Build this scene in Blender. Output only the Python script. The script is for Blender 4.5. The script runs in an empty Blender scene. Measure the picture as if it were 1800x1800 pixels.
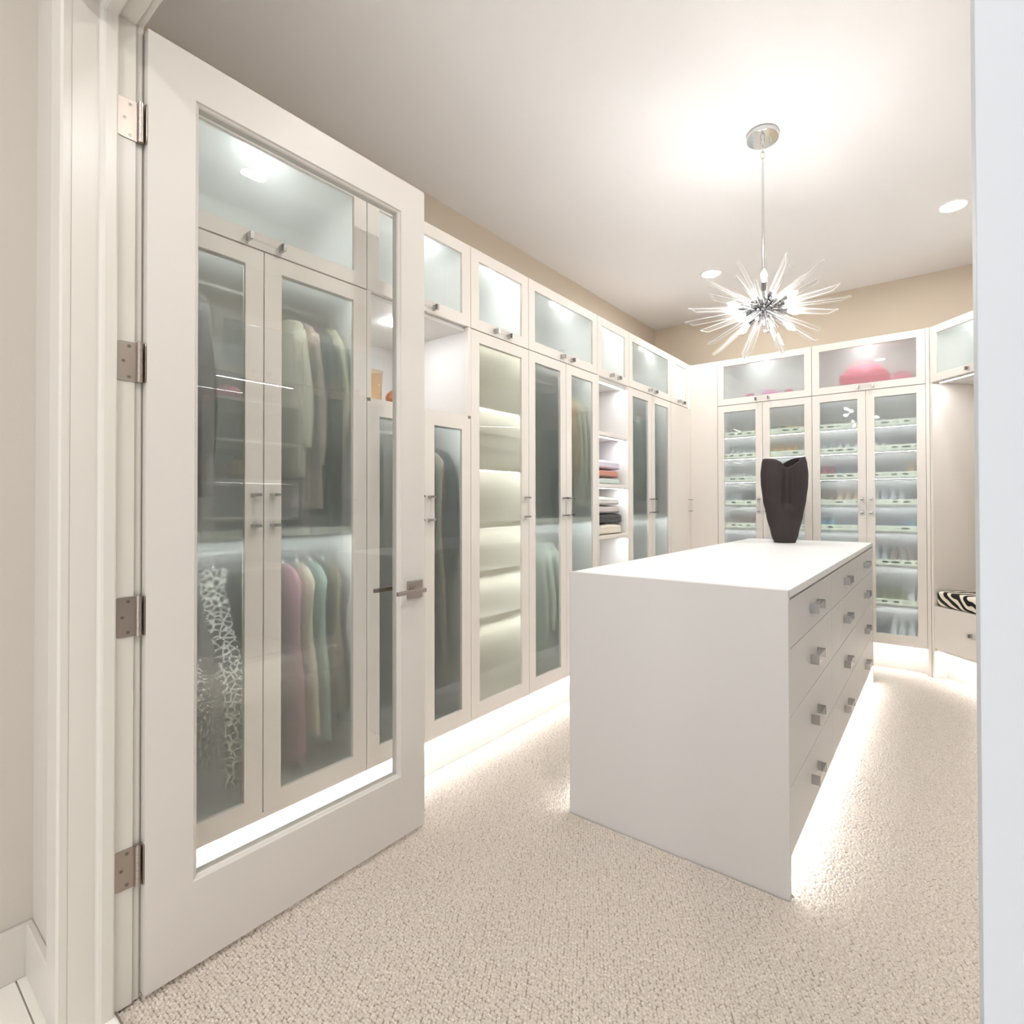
import bpy, bmesh, math, random
import numpy as np
from mathutils import Vector, Matrix, noise
random.seed(7)
PI = math.pi
C = bpy.context.scene.collection
SC = bpy.context.scene

# ------------------------------------------------------------------ camera
FPX, CX, CY = 924.0, 1021.2, 877.0
YAW, PITCH, ROLL = -0.6021, 0.0088, -0.003
EYE = 1.2315
cam = bpy.data.cameras.new('camera')
cam.sensor_fit = 'HORIZONTAL'
cam.sensor_width = 36.0
cam.lens = 36.0 * FPX / 1800.0
cam.shift_x = -(CX - 900.0) / 1800.0
cam.shift_y = (CY - 900.0) / 1800.0
cam.clip_start = 0.02
cam_ob = bpy.data.objects.new('camera', cam)
C.objects.link(cam_ob)
cam_ob.location = (0, 0, EYE)
cam_ob.matrix_world = (Matrix.Translation((0, 0, EYE)) @ Matrix.Rotation(-YAW, 4, 'Z')
                       @ Matrix.Rotation(PI / 2 + PITCH, 4, 'X') @ Matrix.Rotation(ROLL, 4, 'Z'))
SC.camera = cam_ob
RIGHT = Vector((math.cos(YAW), -math.sin(YAW), 0))
FWD = Vector((math.sin(YAW), math.cos(YAW), 0))

# ------------------------------------------------------------------ world, exposure
W = bpy.data.worlds.new('world')
SC.world = W
W.use_nodes = True
W.node_tree.nodes['Background'].inputs[0].default_value = (0.97, 0.98, 1.0, 1)
W.node_tree.nodes['Background'].inputs[1].default_value = 0.90
SC.view_settings.view_transform = 'Standard'
SC.view_settings.look = 'None'
SC.view_settings.gamma = 1.0
SC.view_settings.use_curve_mapping = False
SC.view_settings.exposure = 1.05
cy = SC.cycles
cy.use_denoising = True
cy.max_bounces = 12
cy.diffuse_bounces = 5
cy.glossy_bounces = 5
cy.transmission_bounces = 10
cy.transparent_max_bounces = 16
cy.sample_clamp_indirect = 4.0
cy.blur_glossy = 0.6
cy.caustics_reflective = False
cy.use_light_tree = True

# lamp strengths (W/m2 radiance of the emitting surfaces)
CAN_E = 170.0
BULB_E = 70.0
TOE_E = 28.0
LED_E = 24.0
PUCK_E = 88.0

# ------------------------------------------------------------------ materials
def srgb(r, g, b):
    f = lambda c: (c / 255 / 12.92) if c / 255 <= 0.04045 else ((c / 255 + 0.055) / 1.055) ** 2.4
    return (f(r), f(g), f(b), 1)

def new_mat(name):
    m = bpy.data.materials.new(name)
    m.use_nodes = True
    nt = m.node_tree
    for n in list(nt.nodes):
        nt.nodes.remove(n)
    out = nt.nodes.new('ShaderNodeOutputMaterial')
    return m, nt, out

def pbr(name, col, rough=0.5, metal=0.0, spec=0.5, coat=0.0, nscale=0, namt=0.0, bscale=0, bamt=0.0, sheen=0.0):
    m, nt, out = new_mat(name)
    b = nt.nodes.new('ShaderNodeBsdfPrincipled')
    b.inputs['Base Color'].default_value = col
    b.inputs['Roughness'].default_value = rough
    b.inputs['Metallic'].default_value = metal
    b.inputs['Specular IOR Level'].default_value = spec
    b.inputs['Coat Weight'].default_value = coat
    b.inputs['Sheen Weight'].default_value = sheen
    nt.links.new(b.outputs[0], out.inputs[0])
    tc = nt.nodes.new('ShaderNodeTexCoord')
    if nscale:
        n = nt.nodes.new('ShaderNodeTexNoise')
        n.inputs['Scale'].default_value = nscale
        n.inputs['Detail'].default_value = 4
        nt.links.new(tc.outputs['Object'], n.inputs['Vector'])
        mx = nt.nodes.new('ShaderNodeMix')
        mx.data_type = 'RGBA'
        mx.inputs[6].default_value = tuple(c * (1 - namt) for c in col[:3]) + (1,)
        mx.inputs[7].default_value = tuple(min(1, c * (1 + namt)) for c in col[:3]) + (1,)
        nt.links.new(n.outputs[0], mx.inputs[0])
        nt.links.new(mx.outputs[2], b.inputs['Base Color'])
    if bscale:
        n2 = nt.nodes.new('ShaderNodeTexNoise')
        n2.inputs['Scale'].default_value = bscale
        n2.inputs['Detail'].default_value = 3
        nt.links.new(tc.outputs['Object'], n2.inputs['Vector'])
        bp = nt.nodes.new('ShaderNodeBump')
        bp.inputs['Strength'].default_value = bamt
        bp.inputs['Distance'].default_value = 0.002
        nt.links.new(n2.outputs[0], bp.inputs['Height'])
        nt.links.new(bp.outputs[0], b.inputs['Normal'])
    return m

def emit(name, col, s):
    m, nt, out = new_mat(name)
    e = nt.nodes.new('ShaderNodeEmission')
    e.inputs[0].default_value = col
    e.inputs[1].default_value = s
    nt.links.new(e.outputs[0], out.inputs[0])
    return m

def clear_mat(name, tint=(1, 1, 1, 1), ior=1.45):
    """thin clear sheet: transparent with a Fresnel mirror on top (same angle law on both sides)"""
    m, nt, out = new_mat(name)
    g = nt.nodes.new('ShaderNodeNewGeometry')
    mr = nt.nodes.new('ShaderNodeMapRange')
    mr.inputs[3].default_value = ior
    mr.inputs[4].default_value = 1 / ior
    nt.links.new(g.outputs['Backfacing'], mr.inputs[0])
    fr = nt.nodes.new('ShaderNodeFresnel')
    nt.links.new(mr.outputs[0], fr.inputs[0])
    t = nt.nodes.new('ShaderNodeBsdfTransparent')
    t.inputs[0].default_value = tint
    gl = nt.nodes.new('ShaderNodeBsdfGlossy')
    gl.inputs['Roughness'].default_value = 0.0
    mx = nt.nodes.new('ShaderNodeMixShader')
    nt.links.new(fr.outputs[0], mx.inputs[0])
    nt.links.new(t.outputs[0], mx.inputs[1])
    nt.links.new(gl.outputs[0], mx.inputs[2])
    nt.links.new(mx.outputs[0], out.inputs[0])
    return m

def frost_mat(name, tint, rough, haze, hazecol):
    """etched back face of a pane: rough refraction plus a little diffuse transmission"""
    m, nt, out = new_mat(name)
    geo = nt.nodes.new('ShaderNodeNewGeometry')
    mr = nt.nodes.new('ShaderNodeMapRange')
    mr.inputs[3].default_value = 1.15
    mr.inputs[4].default_value = 1 / 1.15
    nt.links.new(geo.outputs['Backfacing'], mr.inputs[0])
    g = nt.nodes.new('ShaderNodeBsdfRefraction')
    g.inputs[0].default_value = tint
    g.inputs['Roughness'].default_value = rough
    nt.links.new(mr.outputs[0], g.inputs['IOR'])
    t = nt.nodes.new('ShaderNodeBsdfTranslucent')
    t.inputs[0].default_value = hazecol
    d = nt.nodes.new('ShaderNodeBsdfDiffuse')
    d.inputs[0].default_value = hazecol
    mx0 = nt.nodes.new('ShaderNodeMixShader')
    mx0.inputs[0].default_value = 0.45
    nt.links.new(t.outputs[0], mx0.inputs[1])
    nt.links.new(d.outputs[0], mx0.inputs[2])
    mx = nt.nodes.new('ShaderNodeMixShader')
    mx.inputs[0].default_value = haze
    nt.links.new(g.outputs[0], mx.inputs[1])
    nt.links.new(mx0.outputs[0], mx.inputs[2])
    nt.links.new(mx.outputs[0], out.inputs[0])
    return m

def glass_mat(name, col=(1, 1, 1, 1), rough=0.0, ior=1.49):
    m, nt, out = new_mat(name)
    g = nt.nodes.new('ShaderNodeBsdfGlass')
    g.inputs[0].default_value = col
    g.inputs['Roughness'].default_value = rough
    g.inputs['IOR'].default_value = ior
    nt.links.new(g.outputs[0], out.inputs[0])
    return m

M = {}
M['ceiling'] = pbr('ceiling paint', srgb(247, 245, 245), 0.9, bscale=260, bamt=0.12)
M['tan_wall'] = pbr('tan wall paint', srgb(217, 204, 186), 0.85, bscale=220, bamt=0.15)
M['hall_wall'] = pbr('hall wall paint', srgb(200, 194, 186), 0.8, bscale=220, bamt=0.15)
M['trim'] = pbr('trim enamel', srgb(209, 205, 198), 0.28, spec=0.45)
M['cool_trim'] = pbr('cool white paint', srgb(196, 200, 206), 0.6)
M['door'] = pbr('door enamel', srgb(208, 203, 197), 0.42, bscale=160, bamt=0.04)
M['cab'] = pbr('cabinet lacquer', srgb(232, 226, 219), 0.38, spec=0.4)
M['cab_in'] = pbr('cabinet interior melamine', srgb(226, 224, 222), 0.5)
M['island'] = pbr('island lacquer', srgb(209, 206, 204), 0.40, spec=0.4)
M['counter'] = pbr('white quartz', srgb(240, 240, 240), 0.38)
M['chrome'] = pbr('polished chrome', (0.78, 0.78, 0.79, 1), 0.08, 1.0)
M['nickel'] = pbr('satin nickel', srgb(176, 166, 158), 0.34, 1.0, bscale=900, bamt=0.1)
M['screw'] = pbr('screw head', srgb(150, 142, 134), 0.3, 1.0)
M['dark'] = pbr('dark recess', srgb(52, 48, 46), 0.7)
M['handle_metal'] = pbr('satin chrome', (0.50, 0.50, 0.51, 1), 0.22, 1.0)
M['acrylic'] = clear_mat('clear acrylic', (0.985, 0.985, 0.985, 1))
M['door_glass'] = clear_mat('clear door glass', (0.985, 0.992, 0.988, 1), 1.65)
M['pane_front'] = clear_mat('pane face', (0.97, 0.99, 0.98, 1), 1.62)
M['frost'] = frost_mat('etched glass', (0.86, 0.91, 0.89, 1), 0.31, 0.28, srgb(222, 227, 224))
M['frost_fine'] = frost_mat('fine etched glass', (0.88, 0.92, 0.90, 1), 0.275, 0.28, srgb(228, 231, 229))
M['frost_green'] = frost_mat('green etched glass', (0.86, 0.87, 0.80, 1), 0.85, 0.62, srgb(212, 209, 190))
def crystal_mat(name, milk):
    m = clear_mat(name, (0.99, 0.99, 0.99, 1), 1.5)
    nt = m.node_tree
    out = [n for n in nt.nodes if n.type == 'OUTPUT_MATERIAL'][0]
    src = out.inputs[0].links[0].from_socket
    t = nt.nodes.new('ShaderNodeBsdfTranslucent'); t.inputs[0].default_value = (0.95, 0.95, 0.95, 1)
    d = nt.nodes.new('ShaderNodeBsdfDiffuse'); d.inputs[0].default_value = (0.95, 0.95, 0.95, 1)
    a = nt.nodes.new('ShaderNodeMixShader'); a.inputs[0].default_value = 0.5
    nt.links.new(t.outputs[0], a.inputs[1]); nt.links.new(d.outputs[0], a.inputs[2])
    b = nt.nodes.new('ShaderNodeMixShader'); b.inputs[0].default_value = milk
    nt.links.new(src, b.inputs[1]); nt.links.new(a.outputs[0], b.inputs[2])
    nt.links.new(b.outputs[0], out.inputs[0])
    return m
M['crystal'] = crystal_mat('crystal', 0.035)
M['dark_chrome'] = pbr('smoky chrome', (0.36, 0.36, 0.38, 1), 0.10, 1.0)
M['crystal_edge'] = crystal_mat('crystal edge glint', 0.8)  # whitened bevels, bright edge glints put into the colour
M['vase'] = pbr('dark clay', srgb(52, 45, 45), 0.7, nscale=180, namt=0.3, bscale=420, bamt=0.6, spec=0.35)
M['can'] = emit('downlight lens', (1, 0.975, 0.94, 1), CAN_E)
M['bulb'] = emit('bulb', (1, 0.98, 0.96, 1), BULB_E)
M['toe'] = emit('toe kick strip', (0.99, 0.99, 1, 1), TOE_E)
M['rail_glow'] = emit('added rail glow', (1.0, 0.995, 0.98, 1), 1.35)
M['led_soft'] = emit('soft shelf strip', (0.97, 0.98, 1, 1), 11.0)
M['puck_added'] = emit('added niche puck', (0.97, 0.98, 1, 1), 55.0)
M['led'] = emit('shelf strip', (0.97, 0.98, 1, 1), LED_E)
M['puck'] = emit('puck lens', (0.97, 0.98, 1, 1), PUCK_E)
M['tile'] = pbr('hall tile', srgb(238, 235, 228), 0.18, nscale=3, namt=0.02)
M['grout'] = pbr('grout', srgb(206, 202, 194), 0.9)
M['amber'] = clear_mat('amber glass', (0.95, 0.86, 0.74, 1))
M['copper'] = pbr('copper glaze', srgb(190, 120, 70), 0.2, 0.9)

def carpet_mat():
    m, nt, out = new_mat('loop pile')
    b = nt.nodes.new('ShaderNodeBsdfPrincipled')
    b.inputs['Roughness'].default_value = 0.95
    b.inputs['Specular IOR Level'].default_value = 0.1
    nt.links.new(b.outputs[0], out.inputs[0])
    tc = nt.nodes.new('ShaderNodeTexCoord')
    n = nt.nodes.new('ShaderNodeTexNoise')
    n.inputs['Scale'].default_value = 300
    n.inputs['Detail'].default_value = 3
    nt.links.new(tc.outputs['Object'], n.inputs['Vector'])
    n2 = nt.nodes.new('ShaderNodeTexNoise')
    n2.inputs['Scale'].default_value = 140
    nt.links.new(tc.outputs['Object'], n2.inputs['Vector'])
    add = nt.nodes.new('ShaderNodeMath'); add.operation = 'ADD'
    nt.links.new(n.outputs[0], add.inputs[0]); nt.links.new(n2.outputs[0], add.inputs[1])
    mr = nt.nodes.new('ShaderNodeMapRange')
    mr.inputs[1].default_value = 0.7; mr.inputs[2].default_value = 1.3
    nt.links.new(add.outputs[0], mr.inputs[0])
    mx = nt.nodes.new('ShaderNodeMix'); mx.data_type = 'RGBA'
    mx.inputs[6].default_value = srgb(186, 175, 163)
    mx.inputs[7].default_value = srgb(224, 215, 205)
    nt.links.new(mr.outputs[0], mx.inputs[0])
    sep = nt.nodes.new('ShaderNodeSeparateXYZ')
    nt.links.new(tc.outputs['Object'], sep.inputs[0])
    mz = nt.nodes.new('ShaderNodeMapRange')          # gaps between loops browned, crevice shade put into the colour
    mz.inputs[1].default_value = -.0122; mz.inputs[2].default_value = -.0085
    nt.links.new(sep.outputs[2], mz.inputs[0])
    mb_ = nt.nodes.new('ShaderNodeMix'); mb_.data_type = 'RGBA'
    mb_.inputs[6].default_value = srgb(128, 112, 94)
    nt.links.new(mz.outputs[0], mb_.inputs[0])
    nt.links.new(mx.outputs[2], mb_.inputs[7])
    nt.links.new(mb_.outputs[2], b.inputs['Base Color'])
    bp = nt.nodes.new('ShaderNodeBump')
    bp.inputs['Strength'].default_value = 0.6
    bp.inputs['Distance'].default_value = 0.002
    nt.links.new(n.outputs[0], bp.inputs['Height'])
    nt.links.new(bp.outputs[0], b.inputs['Normal'])
    return m
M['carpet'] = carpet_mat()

def zebra_mat():
    m, nt, out = new_mat('zebra fabric')
    b = nt.nodes.new('ShaderNodeBsdfPrincipled')
    b.inputs['Roughness'].default_value = 0.85
    nt.links.new(b.outputs[0], out.inputs[0])
    tc = nt.nodes.new('ShaderNodeTexCoord')
    mp = nt.nodes.new('ShaderNodeMapping')
    mp.inputs['Rotation'].default_value = (0.5, 0.75, 0.6)
    nt.links.new(tc.outputs['Object'], mp.inputs[0])
    w = nt.nodes.new('ShaderNodeTexWave')
    w.inputs['Scale'].default_value = 6.4
    w.inputs['Distortion'].default_value = 6.0
    w.inputs['Detail'].default_value = 1.3
    w.inputs['Detail Scale'].default_value = 1.3
    nt.links.new(mp.outputs[0], w.inputs[0])
    r = nt.nodes.new('ShaderNodeValToRGB')
    r.color_ramp.interpolation = 'CONSTANT'
    r.color_ramp.elements[0].color = srgb(20, 17, 17)
    r.color_ramp.elements[1].position = 0.52
    r.color_ramp.elements[1].color = srgb(238, 228, 212)
    nt.links.new(w.outputs[0], r.inputs[0])
    nt.links.new(r.outputs[0], b.inputs['Base Color'])
    return m
M['zebra'] = zebra_mat()

def print_mat(name, base, ink, scale, thr, edge=True):
    """animal print: Voronoi cells in base colour, outlines (or dots) in ink"""
    m, nt, out = new_mat(name)
    b = nt.nodes.new('ShaderNodeBsdfPrincipled')
    b.inputs['Roughness'].default_value = 0.8
    nt.links.new(b.outputs[0], out.inputs[0])
    tc = nt.nodes.new('ShaderNodeTexCoord')
    v = nt.nodes.new('ShaderNodeTexVoronoi')
    v.feature = 'DISTANCE_TO_EDGE' if edge else 'F1'
    v.inputs['Scale'].default_value = scale
    nt.links.new(tc.outputs['Object'], v.inputs['Vector'])
    r = nt.nodes.new('ShaderNodeValToRGB')
    r.color_ramp.interpolation = 'CONSTANT'
    r.color_ramp.elements[0].color = ink
    r.color_ramp.elements[1].position = thr
    r.color_ramp.elements[1].color = base
    nt.links.new(v.outputs[0], r.inputs[0])
    nt.links.new(r.outputs[0], b.inputs['Base Color'])
    return m

_cloth = {}
def cloth(r, g, b):
    k = (r, g, b)
    if k not in _cloth:
        _cloth[k] = pbr('cloth %d %d %d' % k, srgb(r, g, b), 0.85, nscale=14, namt=0.08, bscale=500, bamt=0.3, sheen=0.2)
    return _cloth[k]

# ------------------------------------------------------------------ mesh helpers
class MB:
    def __init__(self):
        self.v, self.f, self.m = [], [], []
    def box(self, x0, x1, y0, y1, z0, z1, mi=0, faces=None):
        n = len(self.v)
        self.v += [(x0, y0, z0), (x1, y0, z0), (x1, y1, z0), (x0, y1, z0), (x0, y0, z1), (x1, y0, z1), (x1, y1, z1), (x0, y1, z1)]
        fs = [(0, 3, 2, 1), (4, 5, 6, 7), (0, 1, 5, 4), (1, 2, 6, 5), (2, 3, 7, 6), (3, 0, 4, 7)]  # bottom, top, front(-y), right, back, left
        for i, q in enumerate(fs):
            self.f.append(tuple(n + a for a in q))
            self.m.append(faces[i] if faces else mi)
        return self
    def tube(self, p0, p1, r0, r1=None, n=16, mi=0, cap=True):
        r1 = r0 if r1 is None else r1
        p0, p1 = Vector(p0), Vector(p1)
        d = (p1 - p0).normalized()
        a = d.orthogonal().normalized(); b = d.cross(a)
        s = len(self.v)
        for p, r in ((p0, r0), (p1, r1)):
            for i in range(n):
                t = 2 * PI * i / n
                self.v.append(tuple(p + (a * math.cos(t) + b * math.sin(t)) * r))
        for i in range(n):
            j = (i + 1) % n
            self.f.append((s + i, s + j, s + n + j, s + n + i)); self.m.append(mi)
        if cap:
            self.f.append(tuple(s + i for i in reversed(range(n)))); self.m.append(mi)
            self.f.append(tuple(s + n + i for i in range(n))); self.m.append(mi)
        return self
    def rings(self, rings, mi=0, closed=True, cap0=True, cap1=True):
        s = len(self.v); n = len(rings[0])
        for r in rings:
            self.v += [tuple(p) for p in r]
        for k in range(len(rings) - 1):
            for i in range(n if closed else n - 1):
                j = (i + 1) % n
                self.f.append((s + k * n + i, s + k * n + j, s + (k + 1) * n + j, s + (k + 1) * n + i)); self.m.append(mi)
        if cap0:
            self.f.append(tuple(s + i for i in reversed(range(n)))); self.m.append(mi)
        if cap1:
            e = s + (len(rings) - 1) * n
            self.f.append(tuple(e + i for i in range(n))); self.m.append(mi)
        return self
    def mesh(self, name, mats, smooth=False, fix=False):
        me = bpy.data.meshes.new(name)
        me.from_pydata(self.v, [], self.f)
        for m in mats:
            me.materials.append(m)
        me.polygons.foreach_set('material_index', self.m)
        if fix:
            b = bmesh.new(); b.from_mesh(me)
            bmesh.ops.recalc_face_normals(b, faces=b.faces)
            b.to_mesh(me); b.free()
        if smooth:
            me.polygons.foreach_set('use_smooth', [True] * len(me.polygons))
        me.update()
        return me

def obj(name, me, parent=None, loc=(0, 0, 0), rot=None, bevel=0, smooth=False):
    o = bpy.data.objects.new(name, me)
    C.objects.link(o)
    o.parent = parent
    o.location = loc
    if rot is not None:
        o.rotation_euler = rot
    if bevel:
        b = o.modifiers.new('bevel', 'BEVEL')
        b.width = bevel; b.segments = 2; b.limit_method = 'ANGLE'; b.angle_limit = 0.6
    return o

def part(name, mb, mats, parent, loc=(0, 0, 0), rot=None, bevel=0, smooth=False, fix=False):
    if not isinstance(mats, (list, tuple)):
        mats = [mats]
    return obj(name, mb.mesh(name, mats, smooth, fix), parent, loc, rot, bevel)

def tag(o, label, cat=None, group=None, kind=None):
    o['label'] = label
    if cat: o['category'] = cat
    if group: o['group'] = group
    if kind: o['kind'] = kind
    return o

def thing(name, label, cat, loc=(0, 0, 0), rz=0, group=None, kind=None):
    o = bpy.data.objects.new(name, None)
    o.empty_display_size = 0.1
    C.objects.link(o)
    o.location = loc
    o.rotation_euler = (0, 0, rz)
    return tag(o, label, cat, group, kind)

def link_copy(o, parent=None, loc=None, rz=None):
    c = o.copy(); C.objects.link(c); c.parent = parent
    if loc is not None: c.location = loc
    if rz is not None: c.rotation_euler = (0, 0, rz)
    return c

# ------------------------------------------------------------------ room shell
XL, XR = -1.873, 0.443            # cabinet faces left / right
YB = 4.494                        # cabinet face at the back
XWL, XWR, YWB, ZC = -2.483, 1.053, 4.997, 3.054
YF0, YF1 = 0.332, 0.449           # doorway wall
XJ, XJR, ZJ = -1.66, 0.16, 2.437  # doorway opening
XH = -2.0                         # hall left wall

def struct(name, mb, mat, label, bevel=0, fix=False):
    o = part(name, mb, mat, None, bevel=bevel, fix=fix)
    return tag(o, label, None, None, 'structure')

struct('wall_left', MB().box(XWL - .1, XWL, YF1, YWB + .1, 0, ZC), M['tan_wall'], 'tan painted wall above the long left run of cabinets')
struct('wall_back', MB().box(XWL, XWR + .1, YWB, YWB + .1, 0, ZC), M['tan_wall'], 'tan painted wall above the shoe cabinets at the far end')
struct('wall_right', MB().box(XWR, XWR + .1, YF1, YWB, 0, ZC), M['tan_wall'], 'tan wall on the unseen right side of the closet')
wf = MB().box(XWL, XJ - .001, YF0, YF1, 0, ZC).box(XJR, 1.6, YF0, YF1, 0, ZC).box(XJ - .001, XJR, YF0, YF1, ZJ + .001, ZC)
struct('wall_front', wf, M['hall_wall'], 'cream doorway wall the door frame is set in')
struct('wall_hall', MB().box(XH - .1, XH, -2.2, YF0, 0, ZC), M['hall_wall'], 'cream hall wall at the left edge, outside the doorway')
struct('wall_hall_right', MB().box(1.5, 1.6, -2.2, YF0, 0, ZC), M['hall_wall'], 'cream hall wall beside the camera, out of view')
struct('ceiling', MB().box(XWL - .1, XWR + .1, YF0, YWB + .1, ZC, ZC + .1).box(XH - .1, 1.6, -2.2, YF0, ZC, ZC + .1), M['ceiling'], 'smooth off-white closet ceiling')
struct('floor', MB().box(XWL, XWR + .1, YF1 - .03, YWB, -.06, -.012), M['grout'], 'subfloor under the beige carpet')

# hall floor of single tiles
fh = struct('floor_hall', MB().box(XH, 1.6, -2.2, YF1 - .031, -.06, -.008), M['grout'], 'pale hall tile floor outside the doorway')
ys = [-2.2, -1.5, -.9, -.3, .30, .418]
xs = [XH, -1.42, -.82, -.22, .38, .98, 1.58]
tile_meshes = {}
for j in range(len(ys) - 1):
    for i in range(len(xs) - 1):
        w, d = xs[i + 1] - xs[i] - .003, ys[j + 1] - ys[j] - .003
        k = (round(w, 3), round(d, 3))
        if k not in tile_meshes:
            tile_meshes[k] = MB().box(0, w, 0, d, -.008, 0).mesh('tile', [M['tile']])
        obj('tile', tile_meshes[k], fh, (xs[i] + .0015, ys[j] + .0015, 0), bevel=.0008)

# hall baseboards
def baseboard(name, x0, x1, y0, y1, label):
    mb = MB().box(x0, x1, y0, y1, 0, .135)
    struct(name, mb, M['trim'], label, bevel=.003)
baseboard('baseboard_left', XH, XH + .015, -2.2, YF0, 'white baseboard along the hall wall at lower left')
baseboard('baseboard_front', XH + .015, XJ - .096, YF0 - .015, YF0, 'short white baseboard between hall corner and door casing')

# door frame: casing, jamb and stop swept as one moulding around the opening
prof = [(-.095, .332), (-.095, .3175), (-.090, .3135), (-.009, .3135), (-.002, .3175), (-.002, .332), (0, .332), (0, .379), (.005, .3805),
        (.010, .384), (.012, .389), (.012, .409), (.0105, .412), (0, .412), (0, .449), (-.005, .449), (-.005, .462), (-.009, .466),
        (-.09, .466), (-.095, .462), (-.095, .449)]
rings = [[(XJ + a, y, 0) for a, y in prof], [(XJ + a, y, ZJ - a) for a, y in prof],
         [(XJR - a, y, ZJ - a) for a, y in prof], [(XJR - a, y, 0) for a, y in prof]]
struct('trim_1', MB().rings(rings), M['trim'], 'white moulded door casing, jamb and stop around the doorway', fix=True)
struct('trim_2', MB().box(.0183, XJR - .013, .40, .447, 0, ZJ - .013), M['cool_trim'], 'cool white post filling the right edge of the view', bevel=.001)

# ------------------------------------------------------------------ carpet (real loop relief)
def carpet():
    xs = np.arange(XL - .09, .60, .0026)
    y, ysl = YF1 - .031, []
    while y < YWB - .40:
        ysl.append(y); y += .0021 + max(0, y - .6) * .0009
    ysl = np.array(ysl)
    X, Y = np.meshgrid(xs, ysl)
    a = .0108; b = .0082
    best = np.full(X.shape, 9.0)
    ci0 = np.floor(X / a).astype(int); cj0 = np.floor(Y / b).astype(int)
    def h(i, j, s):
        return np.modf(np.abs(np.sin(i * 127.1 + j * 311.7 + s * 74.7) * 43758.5453))[0]
    hh = np.zeros(X.shape)
    for di in (-1, 0, 1):
        for dj in (-1, 0, 1):
            ci = ci0 + di; cj = cj0 + dj
            px = (ci + .5 * (cj % 2) + .32 + .36 * h(ci, cj, 1)) * a
            py = (cj + .32 + .36 * h(ci, cj, 2)) * b
            d = ((X - px) / .0056) ** 2 + ((Y - py) / .0045) ** 2
            m = d < best
            best = np.where(m, d, best)
            hh = np.where(m, h(ci, cj, 3), hh)
    Z = np.sqrt(np.clip(1 - best * .93, 0, 1)) * (.0072 + .0028 * hh) - .0125
    ny, nx = X.shape
    v = np.stack([X, Y, Z], -1).reshape(-1, 3).astype(np.float32)
    idx = np.arange(nx * ny).reshape(ny, nx)
    q = np.stack([idx[:-1, :-1], idx[:-1, 1:], idx[1:, 1:], idx[1:, :-1]], -1).reshape(-1, 4).astype(np.int32)
    cx = X[:-1, :-1].ravel() + .0015; cyy = Y[:-1, :-1].ravel() + .0015
    e = .007
    under = (cx < XL - .075 + e) | (cx > XR + .075 - e) | (cyy > YB + .075 - e)
    for x0, x1, y0, y1 in ((-1.243, -.399, 1.723, 1.743), (-1.243, -.399, 4.124, 4.144), (-1.143, -.499, 1.74, 4.13), (-.0912, -.0690, 4.492, 5)):
        under |= (cx > x0 - e) & (cx < x1 + e) & (cyy > y0 - e) & (cyy < y1 + e)
    lx = ((cx + .0676) - (cyy - YB)) * .7071; ly = ((cx + .0676) + (cyy - YB)) * .7071
    under |= (ly > .10 - e) & (lx > -.3)
    under |= (ly > -e) & (((lx > -e) & (lx < .020 + e)) | ((lx > .702 - e) & (lx < .722 + e)))
    q = q[~under]
    me = bpy.data.meshes.new('carpet')
    me.vertices.add(len(v)); me.vertices.foreach_set('co', v.ravel())
    me.loops.add(q.size); me.loops.foreach_set('vertex_index', q.ravel())
    me.polygons.add(len(q)); me.polygons.foreach_set('loop_start', np.arange(0, q.size, 4, dtype=np.int32))
    me.polygons.foreach_set('use_smooth', np.ones(len(q), bool))
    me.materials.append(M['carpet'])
    me.update(calc_edges=True)
    o = bpy.data.objects.new('carpet', me); C.objects.link(o)
    tag(o, 'beige loop pile carpet covering the closet floor', 'carpet', None, 'stuff')
carpet()
part_edge = MB().box(XJ, .018, .4165, .4195, -.004, .003)
tag(part('threshold_strip', part_edge, M['nickel'], None), 'thin metal strip between hall tile and carpet', 'threshold')

# ------------------------------------------------------------------ handles
def handle_mesh(vertical, ln=.112, proud=.034, w=.020, t=.009):
    mb = MB()
    for s in (-1, 1):
        c = s * (ln / 2 - t / 2)
        if vertical: mb.box(-w / 2, w / 2, -proud, 0, c - t / 2, c + t / 2)
        else: mb.box(c - t / 2, c + t / 2, -proud, 0, -w / 2, w / 2)
    e = ln / 2 - t
    if vertical: mb.box(-w / 2 + .001, w / 2 - .001, -proud + .001, -proud + .018, -e, e, 1)
    else: mb.box(-e, e, -proud + .001, -proud + .018, -w / 2 + .001, w / 2 - .001, 1)
    return mb.mesh('handle', [M['handle_metal'], M['acrylic']])
HV = handle_mesh(True)
HH = handle_mesh(False, w=.024)
# drawer handle: two square chrome plates joined by a clear block
dm = MB()
for s in (-1, 1):
    c = s * .060
    dm.box(c - .003, c + .003, -.030, 0, -.017, .017)
dm.box(-.057, .057, -.029, -.012, -.016, .016, 1)
HD = dm.mesh('handle', [M['handle_metal'], M['acrylic']])

# ------------------------------------------------------------------ cabinet units
TD = .020   # door thickness
def frame_mb(w, h, s, t=TD):
    mb = MB()
    # mitred-looking frame: ring of outer/inner rectangles, front and back
    o = [(0, 0), (w, 0), (w, h), (0, h)]
    i = [(s, s), (w - s, s), (w - s, h - s), (s, h - s)]
    n = 0
    mb.v = [(x, 0, z) for x, z in o] + [(x, 0, z) for x, z in i] + [(x, t, z) for x, z in o] + [(x, t, z) for x, z in i]
    for k in range(4):
        l = (k + 1) % 4
        mb.f += [(k, l, 4 + l, 4 + k), (8 + k, 12 + k, 12 + l, 8 + l), (k, 8 + k, 8 + l, l), (4 + k, 4 + l, 12 + l, 12 + k)]
        mb.m += [0] * 4
    return mb

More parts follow.
